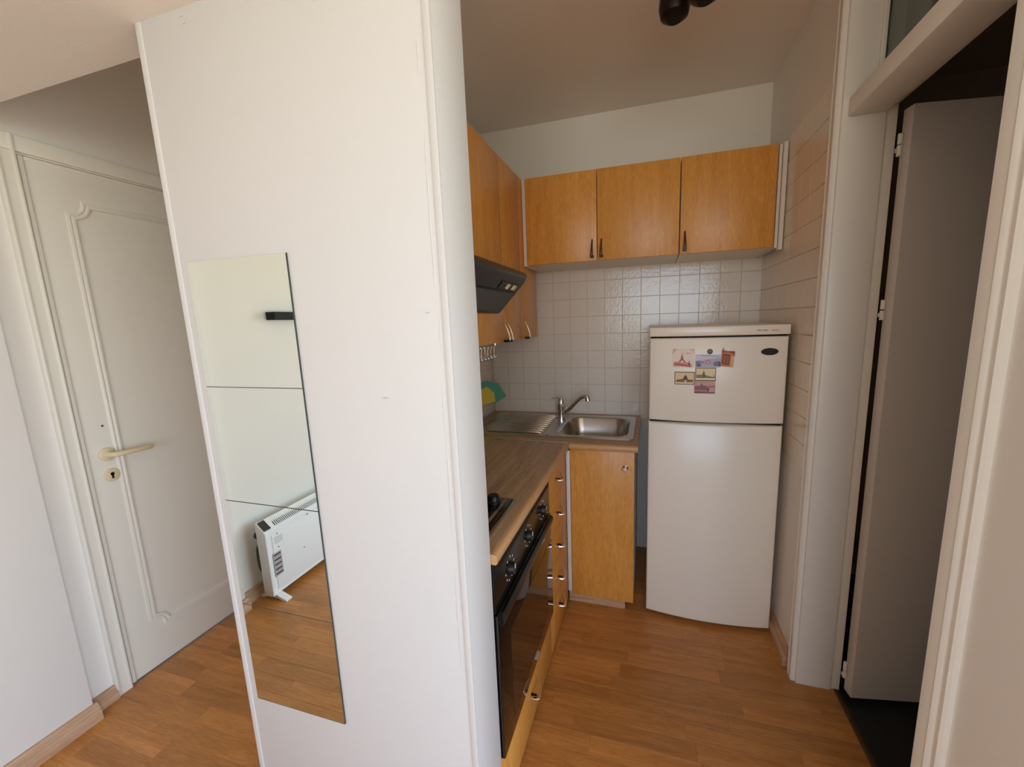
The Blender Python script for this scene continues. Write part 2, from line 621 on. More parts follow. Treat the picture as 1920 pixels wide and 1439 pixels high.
# lever, rosette, escutcheon
xf = XL + 0.004
MB().sweep([(xf, 0.975, 0.986), (xf + 0.007, 0.975, 0.986), (xf + 0.011, 0.975, 0.986)], [0.027, 0.026, 0.018], 28).build('rosette', 'cream', d1)
MB().sweep([(xf + 0.008, 0.975, 0.986), (xf + 0.035, 0.975, 0.986), (xf + 0.048, 0.982, 0.986), (xf + 0.053, 1.0, 0.986), (xf + 0.053, 1.05, 0.985), (xf + 0.051, 1.095, 0.984), (xf + 0.047, 1.104, 0.984)],
           [0.011, 0.0105, 0.0105, 0.0105, 0.0095, 0.009, 0.006], 14).build('lever', 'cream', d1)
e = MB().sweep([(xf, 0.977, 0.900), (xf + 0.006, 0.977, 0.900), (xf + 0.008, 0.977, 0.900)], [0.026, 0.025, 0.02], 28, flat=1.0).build('escutcheon', 'cream', d1)
MB().cyl((xf + 0.0079, 0.977, 0.905), (xf + 0.0086, 0.977, 0.905), 0.0065).box((xf + 0.0079, 0.9735, 0.886), (xf + 0.0086, 0.9805, 0.905)).build('keyhole', 'void', e)
MB().cyl((xf - 0.001, 0.98, 1.10), (xf + 0.0006, 0.98, 1.10), 0.004, 0.004, 12).build('screw', 'dim_metal', d1)

# right wall with bathroom doorway
J0, J1, JZ = 0.920, 1.602, 2.46
mb = MB()
mb.box((XR, 0.6, 0), (0.72, J0, ZC))
mb.box((XR, J1, 0), (0.72, YB, ZC))
mb.box((XR, J0, JZ), (0.72, J1, ZC))
wr = struct('wall_right', mb, 'wall', 'white right wall with bathroom doorway, tiled beside the fridge', 'wall')
box((XR - 0.003, 1.662, TZ0), (XR + 0.01, YB - 0.004, TZ0 + 13 * T)).build('grout', 'grout', wr, smooth=0)
for i in range(7):
    for k in range(13):
        cy_, cz = YB - 0.006 - (i + 0.5) * T, TZ0 + (k + 0.5) * T
        if cy_ > 1.95 and cz < 1.32:
            continue
        tile(wr, (XR - 0.004, cy_, cz), math.pi / 2)
cut = MB().box((-0.0215, -0.003, -T / 2 + 0.0014), (0.0215, 0.003, T / 2 - 0.0014), 0.0012, 1)
cut_me = bpy.data.meshes.new('wall_tile_cut')
cut.bm.to_mesh(cut_me)
cut.bm.free()
cut_me.materials.append(M['tile'])
for k in range(13):
    o = bpy.data.objects.new('wall_tile', cut_me)
    COL.objects.link(o)
    o.parent = wr
    o.location = (XR - 0.004, YB - 0.006 - 7 * T - 0.0229, TZ0 + (k + 0.5) * T)
    o.rotation_euler = (0, 0, math.pi / 2)

# bathroom frame: casing on the kitchen side, lining, stop, transom bar
mb = MB()
prof = [(0.0, 0.0), (0.010, 0.0), (0.014, 0.004), (0.014, 0.010), (0.011, 0.013), (0.016, 0.017), (0.019, 0.023), (0.016, 0.029), (0.018, 0.033), (0.018, 0.052), (0.014, 0.056), (0.0, 0.056)]
mb.prism([(XR - t, J1 + 0.056 - u) for t, u in prof], 2, 0.0, JZ + 0.05)
mb.prism([(XR - t, J0 - 0.064 + u * 64 / 56) for t, u in prof], 2, 0.0, JZ + 0.05)
mb.box((XR - 0.016, J0 - 0.06, JZ - 0.002), (XR, J1 + 0.056, JZ + 0.05), 0.003, 2)
tr = struct('trim_2', mb, 'gloss', 'white fluted casing and lining of the bathroom doorway', 'door frame')
box((XR - 0.003, J1 - 0.012, 0.0), (0.690, J1 + 0.004, JZ), 0.003, 2).build('lining', 'gloss', tr)
box((0.690, J1 - 0.004, 0.0), (0.722, J1 + 0.004, JZ), 0.002, 2).build('stop', 'gloss', tr)
box((XR - 0.003, J0 - 0.004, 0.0), (0.722, J0 + 0.012, JZ), 0.003, 2).build('lining', 'gloss', tr)
box((XR + 0.012, J0 + 0.012, 2.048), (0.690, J1 - 0.012, 2.103), 0.004, 2).build('transom_bar', 'gloss', tr)
box((0.690, J0 + 0.012, 2.068), (0.722, J1 - 0.004, 2.103), 0.002, 2).build('transom_rebate', 'gloss', tr)
box((XR, J0 + 0.012, JZ - 0.02), (0.722, J1 - 0.012, JZ), 0.002, 2).build('head', 'gloss', tr)
w1 = thing('window_1', (0.66, 1.26, 2.103), 'dark glass transom pane above the bathroom door', 'window', kind='structure')
box((0.668, J0 + 0.013, 2.104), (0.673, J1 - 0.013, JZ - 0.021)).build('pane', 'pane', w1)
mb = MB()
mb.box((0.655, J1 - 0.026, 2.104), (0.667, J1 - 0.0125, JZ - 0.021), 0.002, 1)
mb.box((0.655, J0 + 0.0125, 2.104), (0.667, J0 + 0.026, JZ - 0.021), 0.002, 1)
mb.box((0.655, J0 + 0.026, 2.104), (0.667, J1 - 0.026, 2.114), 0.002, 1)
mb.build('glazing_bead', 'gloss', w1)
struct('trim_3', MB().prism([(0.702, -0.006), (0.722, -0.006), (0.722, 0.001), (0.716, 0.003), (0.706, 0.003), (0.702, 0.001)], 1, J0, J1), mat('threshold_metal', srgb(96, 76, 50), 0.4, 0.7), 'narrow metal threshold strip between laminate and bathroom floor', 'threshold')

# bathroom door leaf, opened inwards about eighty degrees, seen from its hinge edge
d2 = thing('door_2', (0.735, 1.585, 0.0), 'plain white bathroom door standing open inwards', 'door', kind='structure')
rot = Matrix.Translation((0.733, 1.592, 0)) @ Matrix.Rotation(math.radians(10), 4, 'Z')
box((0.0, -0.040, 0.018), (0.64, 0.0, 2.045), 0.002, 2).xform(rot).build('leaf', 'bathdoor', d2)
for z in (1.945, 1.448, 0.105):
    mb = MB()
    mb.cyl((-0.006, -0.006, z - 0.032), (-0.006, -0.006, z - 0.002), 0.0065, n=14)
    mb.cyl((-0.006, -0.006, z + 0.002), (-0.006, -0.006, z + 0.032), 0.0065, n=14)
    mb.box((-0.017, -0.008, z - 0.022), (-0.006, -0.004, z - 0.010))
    mb.box((-0.006, -0.008, z + 0.008), (0.002, -0.004, z + 0.022))
    mb.xform(rot).build('hinge', 'gloss', d2)

# bathroom box
struct('floor_bathroom', box((0.722, 0.7, -0.06), (2.7, YB, 0.0)).box((0.705, 0.92, -0.06), (0.722, 1.602, -0.01)), 'bathfloor', 'black bathroom floor beyond the threshold', 'floor')
struct('wall_bathroom_front', box((0.72, 0.6, 0), (2.7, 0.7, ZC)), 'wall', 'wall between living room and bathroom', 'wall')
struct('wall_bathroom_lining', box((0.722, YB - 0.02, 0), (2.5, YB - 0.001, ZC)).box((2.5, 0.7, 0), (2.52, YB, ZC)).box((0.722, 0.7, 0), (2.5, 0.72, ZC)).box((0.722, 0.72, 2.47), (2.5, YB - 0.02, 2.49)), 'bathwall', 'grey bathroom walls in darkness behind the open door', 'wall')

# living-room walls behind the camera, with balcony door and side window openings
mb = MB()
mb.box((-2.3, -3.3, 0), (-0.50, -3.2, ZC)).box((1.70, -3.3, 0), (2.7, -3.2, ZC)).box((-0.50, -3.3, 2.30), (1.70, -3.2, ZC)).box((-0.50, -3.3, 0), (1.70, -3.2, 0.80))
struct('wall_rear', mb, 'wall', 'white living-room wall with the rear window', 'wall')
mb = MB()
mb.box((2.6, -3.3, 0), (2.7, -2.00, ZC)).box((2.6, 0.40, 0), (2.7, 0.7, ZC)).box((2.6, -2.00, 0), (2.7, 0.40, 0.10)).box((2.6, -2.00, 2.20), (2.7, 0.40, ZC))
struct('wall_living_right', mb, 'wall', 'white living-room wall with the side window', 'wall')
mb = MB()
for lo, hi in (((-0.50, -3.27, 0.8), (-0.45, -3.22, 2.3)), ((1.65, -3.27, 0.8), (1.70, -3.22, 2.3)), ((-0.45, -3.27, 2.25), (1.65, -3.22, 2.3)), ((-0.45, -3.27, 0.8), (1.65, -3.22, 0.85)), ((0.575, -3.27, 0.85), (0.625, -3.22, 2.25))):
    mb.box(lo, hi)
w2 = struct('window_2', mb, 'gloss', 'white frame of the rear living-room window', 'window')
mb = MB()
for lo, hi in (((2.62, -2.00, 0.10), (2.67, -1.95, 2.20)), ((2.62, 0.35, 0.10), (2.67, 0.40, 2.20)), ((2.62, -1.95, 2.15), (2.67, 0.35, 2.20)), ((2.62, -1.95, 0.10), (2.67, 0.35, 0.15))):
    mb.box(lo, hi)
w3 = struct('window_3', mb, 'gloss', 'white frame of the side window', 'window')

# ------------------------------------------------------------------ handles
PI = math.pi


def bow_handle(parent, at, nrm, along, L=0.082, metal='chrome', r=0.0042, fs=1.0):
    """bow handle: thin tip on the door at `at`, swelling bow, black foot block at at+along*L"""
    at, n, a = Vector(at), Vector(nrm).normalized(), Vector(along).normalized()
    path, rad = [], []
    for k in range(11):
        t = k / 10
        path.append(at + a * (t * L) + n * (0.002 + 0.027 * math.sin(PI * 0.5 * t) ** 0.9))
        rad.append(r * (0.55 + 0.65 * t))
    if fs < 1.0:                      # bow returns to the front as a chrome post
        path += [at + a * (L + 0.003) + n * 0.022, at + a * (L + 0.004) + n * 0.003]
        rad += [r * 1.2, r * 1.1]
    h = MB().sweep(path, rad, 10, flat=0.75).build('handle', metal, parent)
    c = at + a * (L + 0.003 if fs == 1.0 else L - 0.006)
    s = n.cross(a)
    pts = []
    mb = MB()
    for q in (-1, 1):
        for b in (0.0, 1.0):
            for d in (-1, 1):
                pts.append(c + s * (q * 0.0085 * fs) + n * (b * 0.026 * (0.5 + 0.5 * fs)) + a * (d * 0.0055 * fs))
    vsx = [mb.bm.verts.new(p) for p in pts]
    bmesh.ops.convex_hull(mb.bm, input=vsx)
    mb.build('handle_foot', 'dark', parent)
    return h


# ------------------------------------------------------------------ wall cabinets on the inner left wall
UZ0, UZ1 = 1.357, 2.178
XF = -0.65


def left_cabinet(y0, y1, doors, label, name):
    c = thing(name, (-0.83, (y0 + y1) / 2, UZ0), label, 'wall cabinet')
    mb = MB()
    t = 0.016
    xb, xf_ = -0.99, XF - 0.019
    mb.box((xb, y0 + 0.001, UZ0), (xf_, y0 + t, UZ1)).box((xb, y1 - t, UZ0), (xf_, y1 - 0.001, UZ1))
    mb.box((xb, y0 + t, UZ0), (xf_, y1 - t, UZ0 + t)).box((xb, y0 + t, UZ1 - t), (xf_, y1 - t, UZ1)).box((xb, y0 + t, UZ0 + t), (xb + 0.006, y1 - t, UZ1 - t))
    mb.build('carcass', 'carcass', c)
    for (a, b, hy) in doors:
        d = box((XF - 0.018, a + 0.0015, UZ0 + 0.001), (XF, b - 0.004, UZ1 - 0.001), 0.0015, 2).build('door', 'beech', c)
        if hy:
            bow_handle(d, (XF, hy, 1.447), (1, 0, 0), (0, 0, -1))
    return c


left_cabinet(0.98, 1.782, ((0.98, 1.38, None), (1.38, 1.782, 1.757)), 'beech wall cabinet with tall doors behind the cooker hood', 'wall_cabinet')
left_cabinet(1.784, 2.338, ((1.784, 2.046, 1.801), (2.046, 2.338, 2.085)), 'beech corner wall cabinet with two tall doors', 'wall_cabinet')

# wall cabinets over sink and fridge
BZ0, BZ1 = 1.742, 2.176
YF = 2.098


def back_cabinet(x0, x1, doors, label):
    c = thing('wall_cabinet', ((x0 + x1) / 2, 2.27, BZ0), label, 'wall cabinet')
    mb = MB()
    t = 0.016
    yf, yb = YF + 0.019, YB - 0.009
    mb.box((x0 + 0.001, yf, BZ0), (x0 + t, yb, BZ1)).box((x1 - t, yf, BZ0), (x1 - 0.001, yb, BZ1))
    mb.box((x0 + t, yf, BZ0), (x1 - t, yb, BZ0 + t)).box((x0 + t, yf, BZ1 - t), (x1 - t, yb, BZ1)).box((x0 + t, yb - 0.006, BZ0 + t), (x1 - t, yb, BZ1 - t))
    mb.build('carcass', 'carcass', c)
    for (a, b, hx) in doors:
        d = box((a + 0.0015, YF, BZ0 + 0.001), (b - 0.0015, YF + 0.018, BZ1 - 0.001), 0.0015, 2).build('door', 'beech', c)
        bow_handle(d, (hx, YF, 1.846), (0, -1, 0), (0, 0, -1), metal='dim_metal', r=0.006)  # same chrome handle, darker metal stands in for its dark reflections
    return c


back_cabinet(-0.628, 0.131, ((-0.628, -0.258, -0.282), (-0.258, 0.131, -0.236)), 'beech double-door wall cabinet above the sink')
c = back_cabinet(0.133, 0.533, ((0.133, 0.531, 0.155),), 'beech single-door wall cabinet above the fridge')
tag(box((-0.647, YF + 0.003, BZ0 - 0.003), (-0.629, YB - 0.01, BZ1 - 0.004), 0.002, 1).build('filler_strip', 'carcass', origin=(-0.64, 2.27, BZ0)), 'narrow white filler strip in the upper cabinet corner', 'filler strip')
tag(box((0.5345, YF + 0.006, BZ0 - 0.002), (0.547, YB - 0.01, BZ1 - 0.002), 0.0015, 1).build('filler_strip', 'carcass', origin=(0.54, 2.27, BZ0)), 'thin white end panel on the upper cabinet above the fridge', 'filler strip')
tag(box((0.5485, YF - 0.004, BZ0 - 0.012), (0.566, YF + 0.03, BZ1 + 0.004), 0.002, 1).build('filler_strip', 'carcass', origin=(0.557, 2.11, BZ0)), 'white filler strip between upper cabinet and tiled right wall', 'filler strip')

# ------------------------------------------------------------------ cooker hood
h = thing('range_hood', (-0.58, 1.38, 1.487), 'black cooker hood with sloping underside and ivory switches', 'cooker hood')
HY0, HY1 = 1.08, 1.68
prof = [(-0.6495, 1.664), (-0.535, 1.662), (-0.520, 1.657), (-0.512, 1.647), (-0.509, 1.636), (-0.512, 1.624), (-0.520, 1.612), (-0.632, 1.497), (-0.640, 1.490), (-0.6495, 1.488)]
MB().prism(prof, 1, HY0, HY1).build('canopy', 'hood', h, smooth=30)
MB().sweep([(-0.5225, HY0 + 0.001, 1.6385), (-0.5225, HY1 + 0.0015, 1.6385)], 0.0165, 20).build('front_lip', mat('hood_lip_highlight', srgb(26, 27, 29), 0.28), h)  # slightly lighter black puts a highlight along the lip
# slope frame: unit vectors along slope (down) and outward normal
sd = Vector((-0.112, 0, -0.115)).normalized()
sn = Vector((0.115, 0, -0.112)).normalized()
sp = Vector((-0.520, 0, 1.612))


def on_slope(u0, u1, y0, y1, t0, t1):
    mb = MB()
    pts = []
    for u in (u0, u1):
        for yy in (y0, y1):
            for t in (t0, t1):
                q = sp + sd * u + sn * t
                pts.append(mb.bm.verts.new((q.x, yy, q.z)))
    bmesh.ops.convex_hull(mb.bm, input=pts)
    return mb


on_slope(0.058, 0.150, HY0 + 0.02, HY1 - 0.03, 0.0, 0.004).build('grease_filter', 'filter', h)
on_slope(0.0525, 0.056, HY0 + 0.01, HY1 - 0.01, -0.001, 0.003).build('filter_rim', 'dark', h)
sw = on_slope(0.012, 0.046, 1.44, 1.632, 0.0, 0.003).build('switch_plate', 'dark', h)
on_slope(0.018, 0.040, 1.508, 1.530, 0.003, 0.008).build('switch', 'ivory', sw)
mb = on_slope(0.018, 0.040, 1.576, 1.606, 0.003, 0.008)
mb.build('switch', 'ivory', sw)

# hook rail under the left wall cabinet
hk = thing('hook_rail', (-0.74, 1.76, 1.33), 'small chrome rail with hooks hanging under the wall cabinet', 'hook rail')
MB().sweep([(-0.73, 1.60, UZ0 - 0.002), (-0.73, 1.60, 1.338), (-0.73, 1.605, 1.335), (-0.73, 1.835, 1.335), (-0.73, 1.84, 1.338), (-0.73, 1.84, UZ0 - 0.002)], 0.0025, 8).build('rail', 'chrome', hk)
for yy in (1.66, 1.70, 1.735, 1.775, 1.815):
    path = []
    for k in range(9):
        a = math.radians(200 - k * 30)
        path.append((-0.73 + 0.006 * math.cos(a), yy, 1.333 + 0.006 * math.sin(a)))
    path += [(-0.728, yy, 1.315), (-0.73, yy + 0.002, 1.298)]
    for k in range(7):
        a = math.radians(180 + k * 32)
        path.append((-0.718 + 0.012 * math.cos(a), yy + 0.003 + 0.0015 * k, 1.29 + 0.012 * math.sin(a)))
    MB().sweep(path, 0.002, 6).build('hook', 'chrome', hk)

# pot holder hung in the corner
ph = thing('pot_holder', (-0.95, 2.3, 0.955), 'green and yellow pot holder hanging on the tiled corner', 'pot holder')
u = Vector((0.55, 0.83, 0)).normalized()
nn = Vector((0.83, -0.55, 0)).normalized()
p0 = Vector((-0.978, 2.18, 0))


def ph_pt(a, z, off=0.0):
    q = p0 + u * a + nn * off
    return (q.x, q.y, z)


MB().slab([ph_pt(-0.03, 1.075), ph_pt(0.05, 1.10), ph_pt(0.13, 1.075), ph_pt(0.19, 0.985), ph_pt(0.11, 0.955), ph_pt(-0.03, 0.95)], nn, 0.008).build('quilted_pad', 'green', ph)
MB().slab([ph_pt(-0.028, 1.045, 0.0085), ph_pt(0.045, 1.065, 0.0085), ph_pt(0.095, 1.02, 0.0085), ph_pt(0.10, 0.965, 0.0085), ph_pt(-0.028, 0.952, 0.0085)], nn, 0.005).build('pocket', 'yellow', ph)

# ------------------------------------------------------------------ base run on the left
WZ = 0.865
XD = -0.386        # drawer and door fronts of the left run
# housing under oven with bottom drawer
oc = thing('oven_cabinet', (-0.69, 1.16, 0.0), 'beech oven housing with a low drawer under the oven', 'base cabinet')
mb = MB()
mb.box((-0.98, 0.862, 0.03), (XD - 0.02, 0.876, 0.834)).box((-0.98, 1.448, 0.03), (XD - 0.02, 1.462, 0.834)).box((-0.98, 0.876, 0.20), (XD - 0.02, 1.448, 0.214)).box((-0.98, 0.876, 0.03), (XD - 0.02, 1.448, 0.044))
mb.build('carcass', 'carcass', oc)
d = box((XD - 0.018, 0.864, 0.022), (XD, 1.462, 0.226), 0.0015, 2).build('drawer', 'beech_h', oc)
bow_handle(d, (XD, 1.235, 0.140), (1, 0, 0), (0, -1, 0), r=0.0055, fs=0.6)
box((-0.90, 0.862, 0.0), (XD - 0.03, 1.77, 0.03)).build('plinth', 'beech_h', oc)
# drawer unit
du = thing('drawer_unit', (-0.69, 1.615, 0.0), 'narrow beech drawer unit with five chrome-handled drawers', 'base cabinet')
mb = MB()
mb.box((-0.98, 1.465, 0.03), (XD - 0.02, 1.479, 0.834)).box((-0.98, 1.812, 0.03), (XD - 0.02, 1.826, 0.834)).box((-0.98, 1.479, 0.03), (XD - 0.02, 1.812, 0.044)).box((-0.98, 1.479, 0.82), (XD - 0.02, 1.812, 0.834))
mb.build('carcass', 'carcass', du)
zb = (0.022, 0.216, 0.372, 0.528, 0.684, 0.832)
hz = (0.155, 0.292, 0.450, 0.604, 0.762)
for k in range(5):
    d = box((XD - 0.018, 1.466, zb[k] + 0.0012), (XD, 1.826, zb[k + 1] - 0.0012), 0.0015, 2).build('drawer', 'beech_h', du)
    bow_handle(d, (XD, 1.690, hz[k]), (1, 0, 0), (0, -1, 0), r=0.0055, fs=0.6)

# oven
ov = thing('oven', (-0.65, 1.16, 0.23), 'black built-in oven with three dials under the worktop', 'oven')
OY0, OY1 = 0.866, 1.458
box((-0.93, 0.88, 0.232), (XD - 0.004, 1.444, 0.828)).build('body', 'oven', ov)
pn = box((XD - 0.004, OY0, 0.688), (XD + 0.008, OY1, 0.830), 0.003, 2).build('control_panel', 'oven', ov)
vb = box((XD + 0.008, OY0 + 0.01, 0.802), (XD + 0.0095, OY1 - 0.01, 0.826)).build('vent', 'hood', pn)
mb = MB()
k = 0
yy = OY0 + 0.014
while yy < OY1 - 0.012:
    mb.box((XD + 0.0095, yy, 0.803), (XD + 0.0112, yy + 0.0016, 0.825))
    yy += 0.0042
o = mb.build('vent_ribs', 'hood', ov, smooth=0)
o['kind'] = 'stuff'
dr = box((XD - 0.004, OY0, 0.236), (XD + 0.014, OY1, 0.684), 0.004, 2).build('oven_door', 'glassblack', ov)
box((XD + 0.014, OY0 + 0.085, 0.285), (XD + 0.0146, OY1 - 0.085, 0.575)).build('door_window', mat('oven_window', srgb(28, 20, 16), 0.04, spec=0.7), dr)
mb = MB().prism([(XD + 0.013, 0.684), (XD + 0.022, 0.684), (XD + 0.028, 0.676), (XD + 0.028, 0.664), (XD + 0.02, 0.640), (XD + 0.013, 0.632)], 1, OY0 + 0.02, OY1 - 0.02)
mb.build('door_handle', 'oven', dr)
for ky in (0.985, 1.165, 1.35):
    kb = MB().sweep([(XD + 0.008, ky, 0.748), (XD + 0.010, ky, 0.748), (XD + 0.011, ky, 0.748), (XD + 0.022, ky, 0.748), (XD + 0.024, ky, 0.748)], [0.021, 0.021, 0.018, 0.0165, 0.0145], 24).build('dial', 'dark', ov)
    box((XD + 0.0241, ky - 0.0015, 0.750), (XD + 0.0250, ky + 0.0015, 0.764)).build('pointer', 'print', kb)
    mb = MB()
    for j in range(9):
        a = math.radians(-60 + j * 300 / 8 - 0)
        cyy, czz = ky + 0.034 * math.sin(a + 0.5), 0.748 + 0.034 * math.cos(a + 0.5)
        if czz > 0.798:
            czz = 0.797
        mb.box((XD + 0.008, cyy - 0.0022, czz - 0.0028), (XD + 0.0084, cyy + 0.0022, czz + 0.0028))
    mb.build('dial_marks', 'print', ov, smooth=0)
mb = MB()
for j in range(6):
    mb.box((XD + 0.0141, 1.195 + j * 0.006, 0.249 if j % 2 else 0.250), (XD + 0.0144, 1.199 + j * 0.006, 0.257))
mb.build('maker_mark', 'print', dr, smooth=0)

# worktops
tw = thing('worktop', (-0.68, 1.33, 0.835), 'grey-brown wood-grain worktop with front edge coloured paler for light reflection, carrying the hob', 'worktop')


def postform(x_back, x_front, z0, z1, r=0.009):
    return [(x_back, z0), (x_front - 0.004, z0), (x_front, z0 + 0.004), (x_front, z1 - r), (x_front - r * .3, z1 - r * .3), (x_front - r, z1), (x_back, z1)]


box((-0.985, 0.862, 0.836), (-0.384, 1.806, WZ)).build('top', 'worktop', tw)
MB().prism([(-0.3838, 0.836), (-0.369, 0.836), (-0.365, 0.840), (-0.365, 0.855), (-0.3685, 0.8625), (-0.376, WZ), (-0.3838, WZ)], 1, 0.862, 1.806).build('front_edge', 'edge', tw, smooth=60)
ts = thing('worktop', (-0.52, 2.12, 0.835), 'wood-grain worktop set with the steel sink and drainer', 'worktop')
WYF = 1.808
SB = (-0.455, -0.100, 1.945, 2.325)  # bowl opening
SX0, SX1, SY0, SY1 = -0.925, -0.068, 1.905, 2.372
mb = MB()
mb.box((-0.985, WYF + 0.018, 0.836), (SB[0] - 0.01, 2.43, WZ))
mb.box((SB[1] + 0.01, WYF + 0.018, 0.836), (-0.046, 2.43, WZ))
mb.box((SB[0] - 0.01, WYF + 0.018, 0.836), (SB[1] + 0.01, SB[2] - 0.008, WZ))
mb.box((SB[0] - 0.01, SB[3] + 0.008, 0.836), (SB[1] + 0.01, 2.43, WZ))
mb.build('top', 'worktop_x', ts)
mb = MB().prism([(WYF + 0.0178, 0.836), (WYF + 0.004, 0.836), (WYF, 0.840), (WYF, 0.855), (WYF + 0.0035, 0.8625), (WYF + 0.011, WZ), (WYF + 0.0178, WZ)], 0, -0.364, -0.043)
mb.build('front_edge', 'lit_edge_x', ts, smooth=60)
box((-0.0458, WYF + 0.018, 0.836), (-0.043, 2.43, WZ)).build('end_edge', 'lit_edge_x', ts)
MB().box((-0.985, WYF - 0.0015, WZ - 0.001), (-0.366, WYF + 0.0178, WZ + 0.0012)).build('joint_strip', 'steel', ts)

# sink: pressed steel sheet with bowl and ribbed drainer
sk = thing('kitchen_sink', (-0.5, 2.13, WZ), 'stainless steel sink with ribbed drainer on the left', 'sink')


def rrect(x0, x1, y0, y1, r, n=6):
    pts = []
    for cx_, cy_, a0 in ((x1 - r, y1 - r, 0), (x0 + r, y1 - r, 90), (x0 + r, y0 + r, 180), (x1 - r, y0 + r, 270)):
        for k in range(n + 1):
            a = math.radians(a0 + 90 * k / n)
            pts.append((cx_ + r * math.cos(a), cy_ + r * math.sin(a)))
    return pts


def loops(mb, rings, close_last=True):
    vr = [[mb.bm.verts.new(p) for p in rg] for rg in rings]
    n = len(vr[0])
    for a, b in zip(vr, vr[1:]):
        for k in range(n):
            mb.bm.faces.new((a[k], a[(k + 1) % n], b[(k + 1) % n], b[k]))
    if close_last:
        mb.bm.faces.new(vr[-1])
    return vr


# rim plate: outer loop to bowl loop (same vertex count, matched by angle)
ZR = WZ + 0.0045
mb = MB()
bowl = lambda d, z, r: [(x, y, z) for x, y in rrect(SB[0] + d, SB[1] - d, SB[2] + d, SB[3] - d, r)]
bx = loops(mb, [bowl(-0.018, ZR, 0.085), bowl(-0.012, ZR + 0.0015, 0.085), bowl(-0.004, ZR - 0.001, 0.082), bowl(0.002, ZR - 0.008, 0.08), bowl(0.012, WZ - 0.10, 0.075), bowl(0.022, WZ - 0.135, 0.07), bowl(0.05, WZ - 0.150, 0.05), bowl(0.12, WZ - 0.153, 0.02)])
mb.build('bowl', 'steel', sk, smooth=60)
mb = MB()
outer = rrect(SX0, SX1, SY0, SY1, 0.05)
# plate = four pieces around the bowl rim collar
ib = rrect(SB[0] - 0.018, SB[1] + 0.018, SB[2] - 0.018, SB[3] + 0.018, 0.085)
va = [mb.bm.verts.new((x, y, ZR)) for x, y in ib]
vb_ = [mb.bm.verts.new((x, y, ZR)) for x, y in [(p[0], p[1]) for p in rrect(SB[0] - 0.0445, SX1, SY0, SY1, 0.026)]]
vc = [mb.bm.verts.new((x + (0.003 if x > -0.3 else 0), y + (0.003 if y > 2.1 else -0.003), WZ + 0.0003)) for x, y in rrect(SB[0] - 0.0445, SX1, SY0, SY1, 0.026)]
n = len(va)
for k in range(n):
    mb.bm.faces.new((va[k], va[(k + 1) % n], vb_[(k + 1) % n], vb_[k]))
    mb.bm.faces.new((vb_[k], vb_[(k + 1) % n], vc[(k + 1) % n], vc[k]))
mb.build('rim', 'steel', sk, smooth=40)
mb = MB()
dl = lambda d, z: [(x, y, z) for x, y in rrect(SX0 + d, SB[0] - 0.045 - d, SY0 + d, SY1 - d, 0.030)]
loops(mb, [dl(-0.003, WZ + 0.0003), dl(0.0, ZR), dl(0.022, ZR), dl(0.028, ZR - 0.003), dl(0.032, ZR - 0.0035)])
mb.build('drainer', 'steel', sk, smooth=40)
for k in range(10):
    yy = SY0 + 0.055 + k * 0.0400
    x0 = SX0 + 0.05 + (0.02 if k in (0, 9) else 0)
    MB().sweep([(x0, yy, ZR - 0.004), (x0 + 0.02, yy, ZR - 0.001), (SB[0] - 0.10, yy, ZR - 0.001), (SB[0] - 0.085, yy, ZR - 0.004)], [0.004, 0.0105, 0.0105, 0.004], 8, flat=0.85).build('drain_rib', 'steel', sk)
MB().sweep([((SB[0] + SB[1]) / 2, 2.14, WZ - 0.153), ((SB[0] + SB[1]) / 2, 2.14, WZ - 0.150), ((SB[0] + SB[1]) / 2, 2.14, WZ - 0.149)], [0.036, 0.034, 0.02], 24).build('drain', 'chrome', sk)

# mixer tap
fx, fy = -0.505, 2.30
fc = thing('faucet', (fx, fy, ZR), 'chrome single-lever mixer tap with long rising spout', 'faucet')
MB().sweep([(fx, fy, ZR), (fx, fy, ZR + 0.006), (fx, fy, ZR + 0.008), (fx, fy, ZR + 0.045), (fx, fy, ZR + 0.05), (fx, fy, ZR + 0.085), (fx, fy, ZR + 0.088)], [0.028, 0.028, 0.0205, 0.0205, 0.0235, 0.0235, 0.020], 24).build('body', 'chrome', fc)
MB().sweep([(fx, fy, ZR + 0.086), (fx, fy, ZR + 0.104), (fx + 0.002, fy, ZR + 0.118)], [0.0225, 0.0215, 0.013], 20).build('cap', 'chrome', fc)
MB().sweep([(fx, fy, ZR + 0.112), (fx - 0.02, fy - 0.012, ZR + 0.123), (fx - 0.055, fy - 0.03, ZR + 0.122)], [0.010, 0.008, 0.005], 12, flat=0.6).build('lever', 'chrome', fc)
sx, sy = 0.86, -0.51
path = [(fx + sx * d, fy + sy * d, ZR + z) for d, z in ((0.008, 0.018), (0.03, 0.032), (0.10, 0.092), (0.145, 0.130), (0.165, 0.143), (0.185, 0.149), (0.200, 0.149))]
MB().sweep(path, [0.014, 0.0135, 0.0125, 0.012, 0.0118, 0.0118, 0.0118], 16).build('spout', 'chrome', fc)
q = path[-1]
MB().sweep([(q[0] - 0.004, q[1] + 0.002, q[2] + 0.006), (q[0] + 0.003, q[1] - 0.002, q[2] - 0.006), (q[0] + 0.006, q[1] - 0.003, q[2] - 0.024)], [0.0125, 0.015, 0.0145], 16).build('aerator', 'chrome', fc)

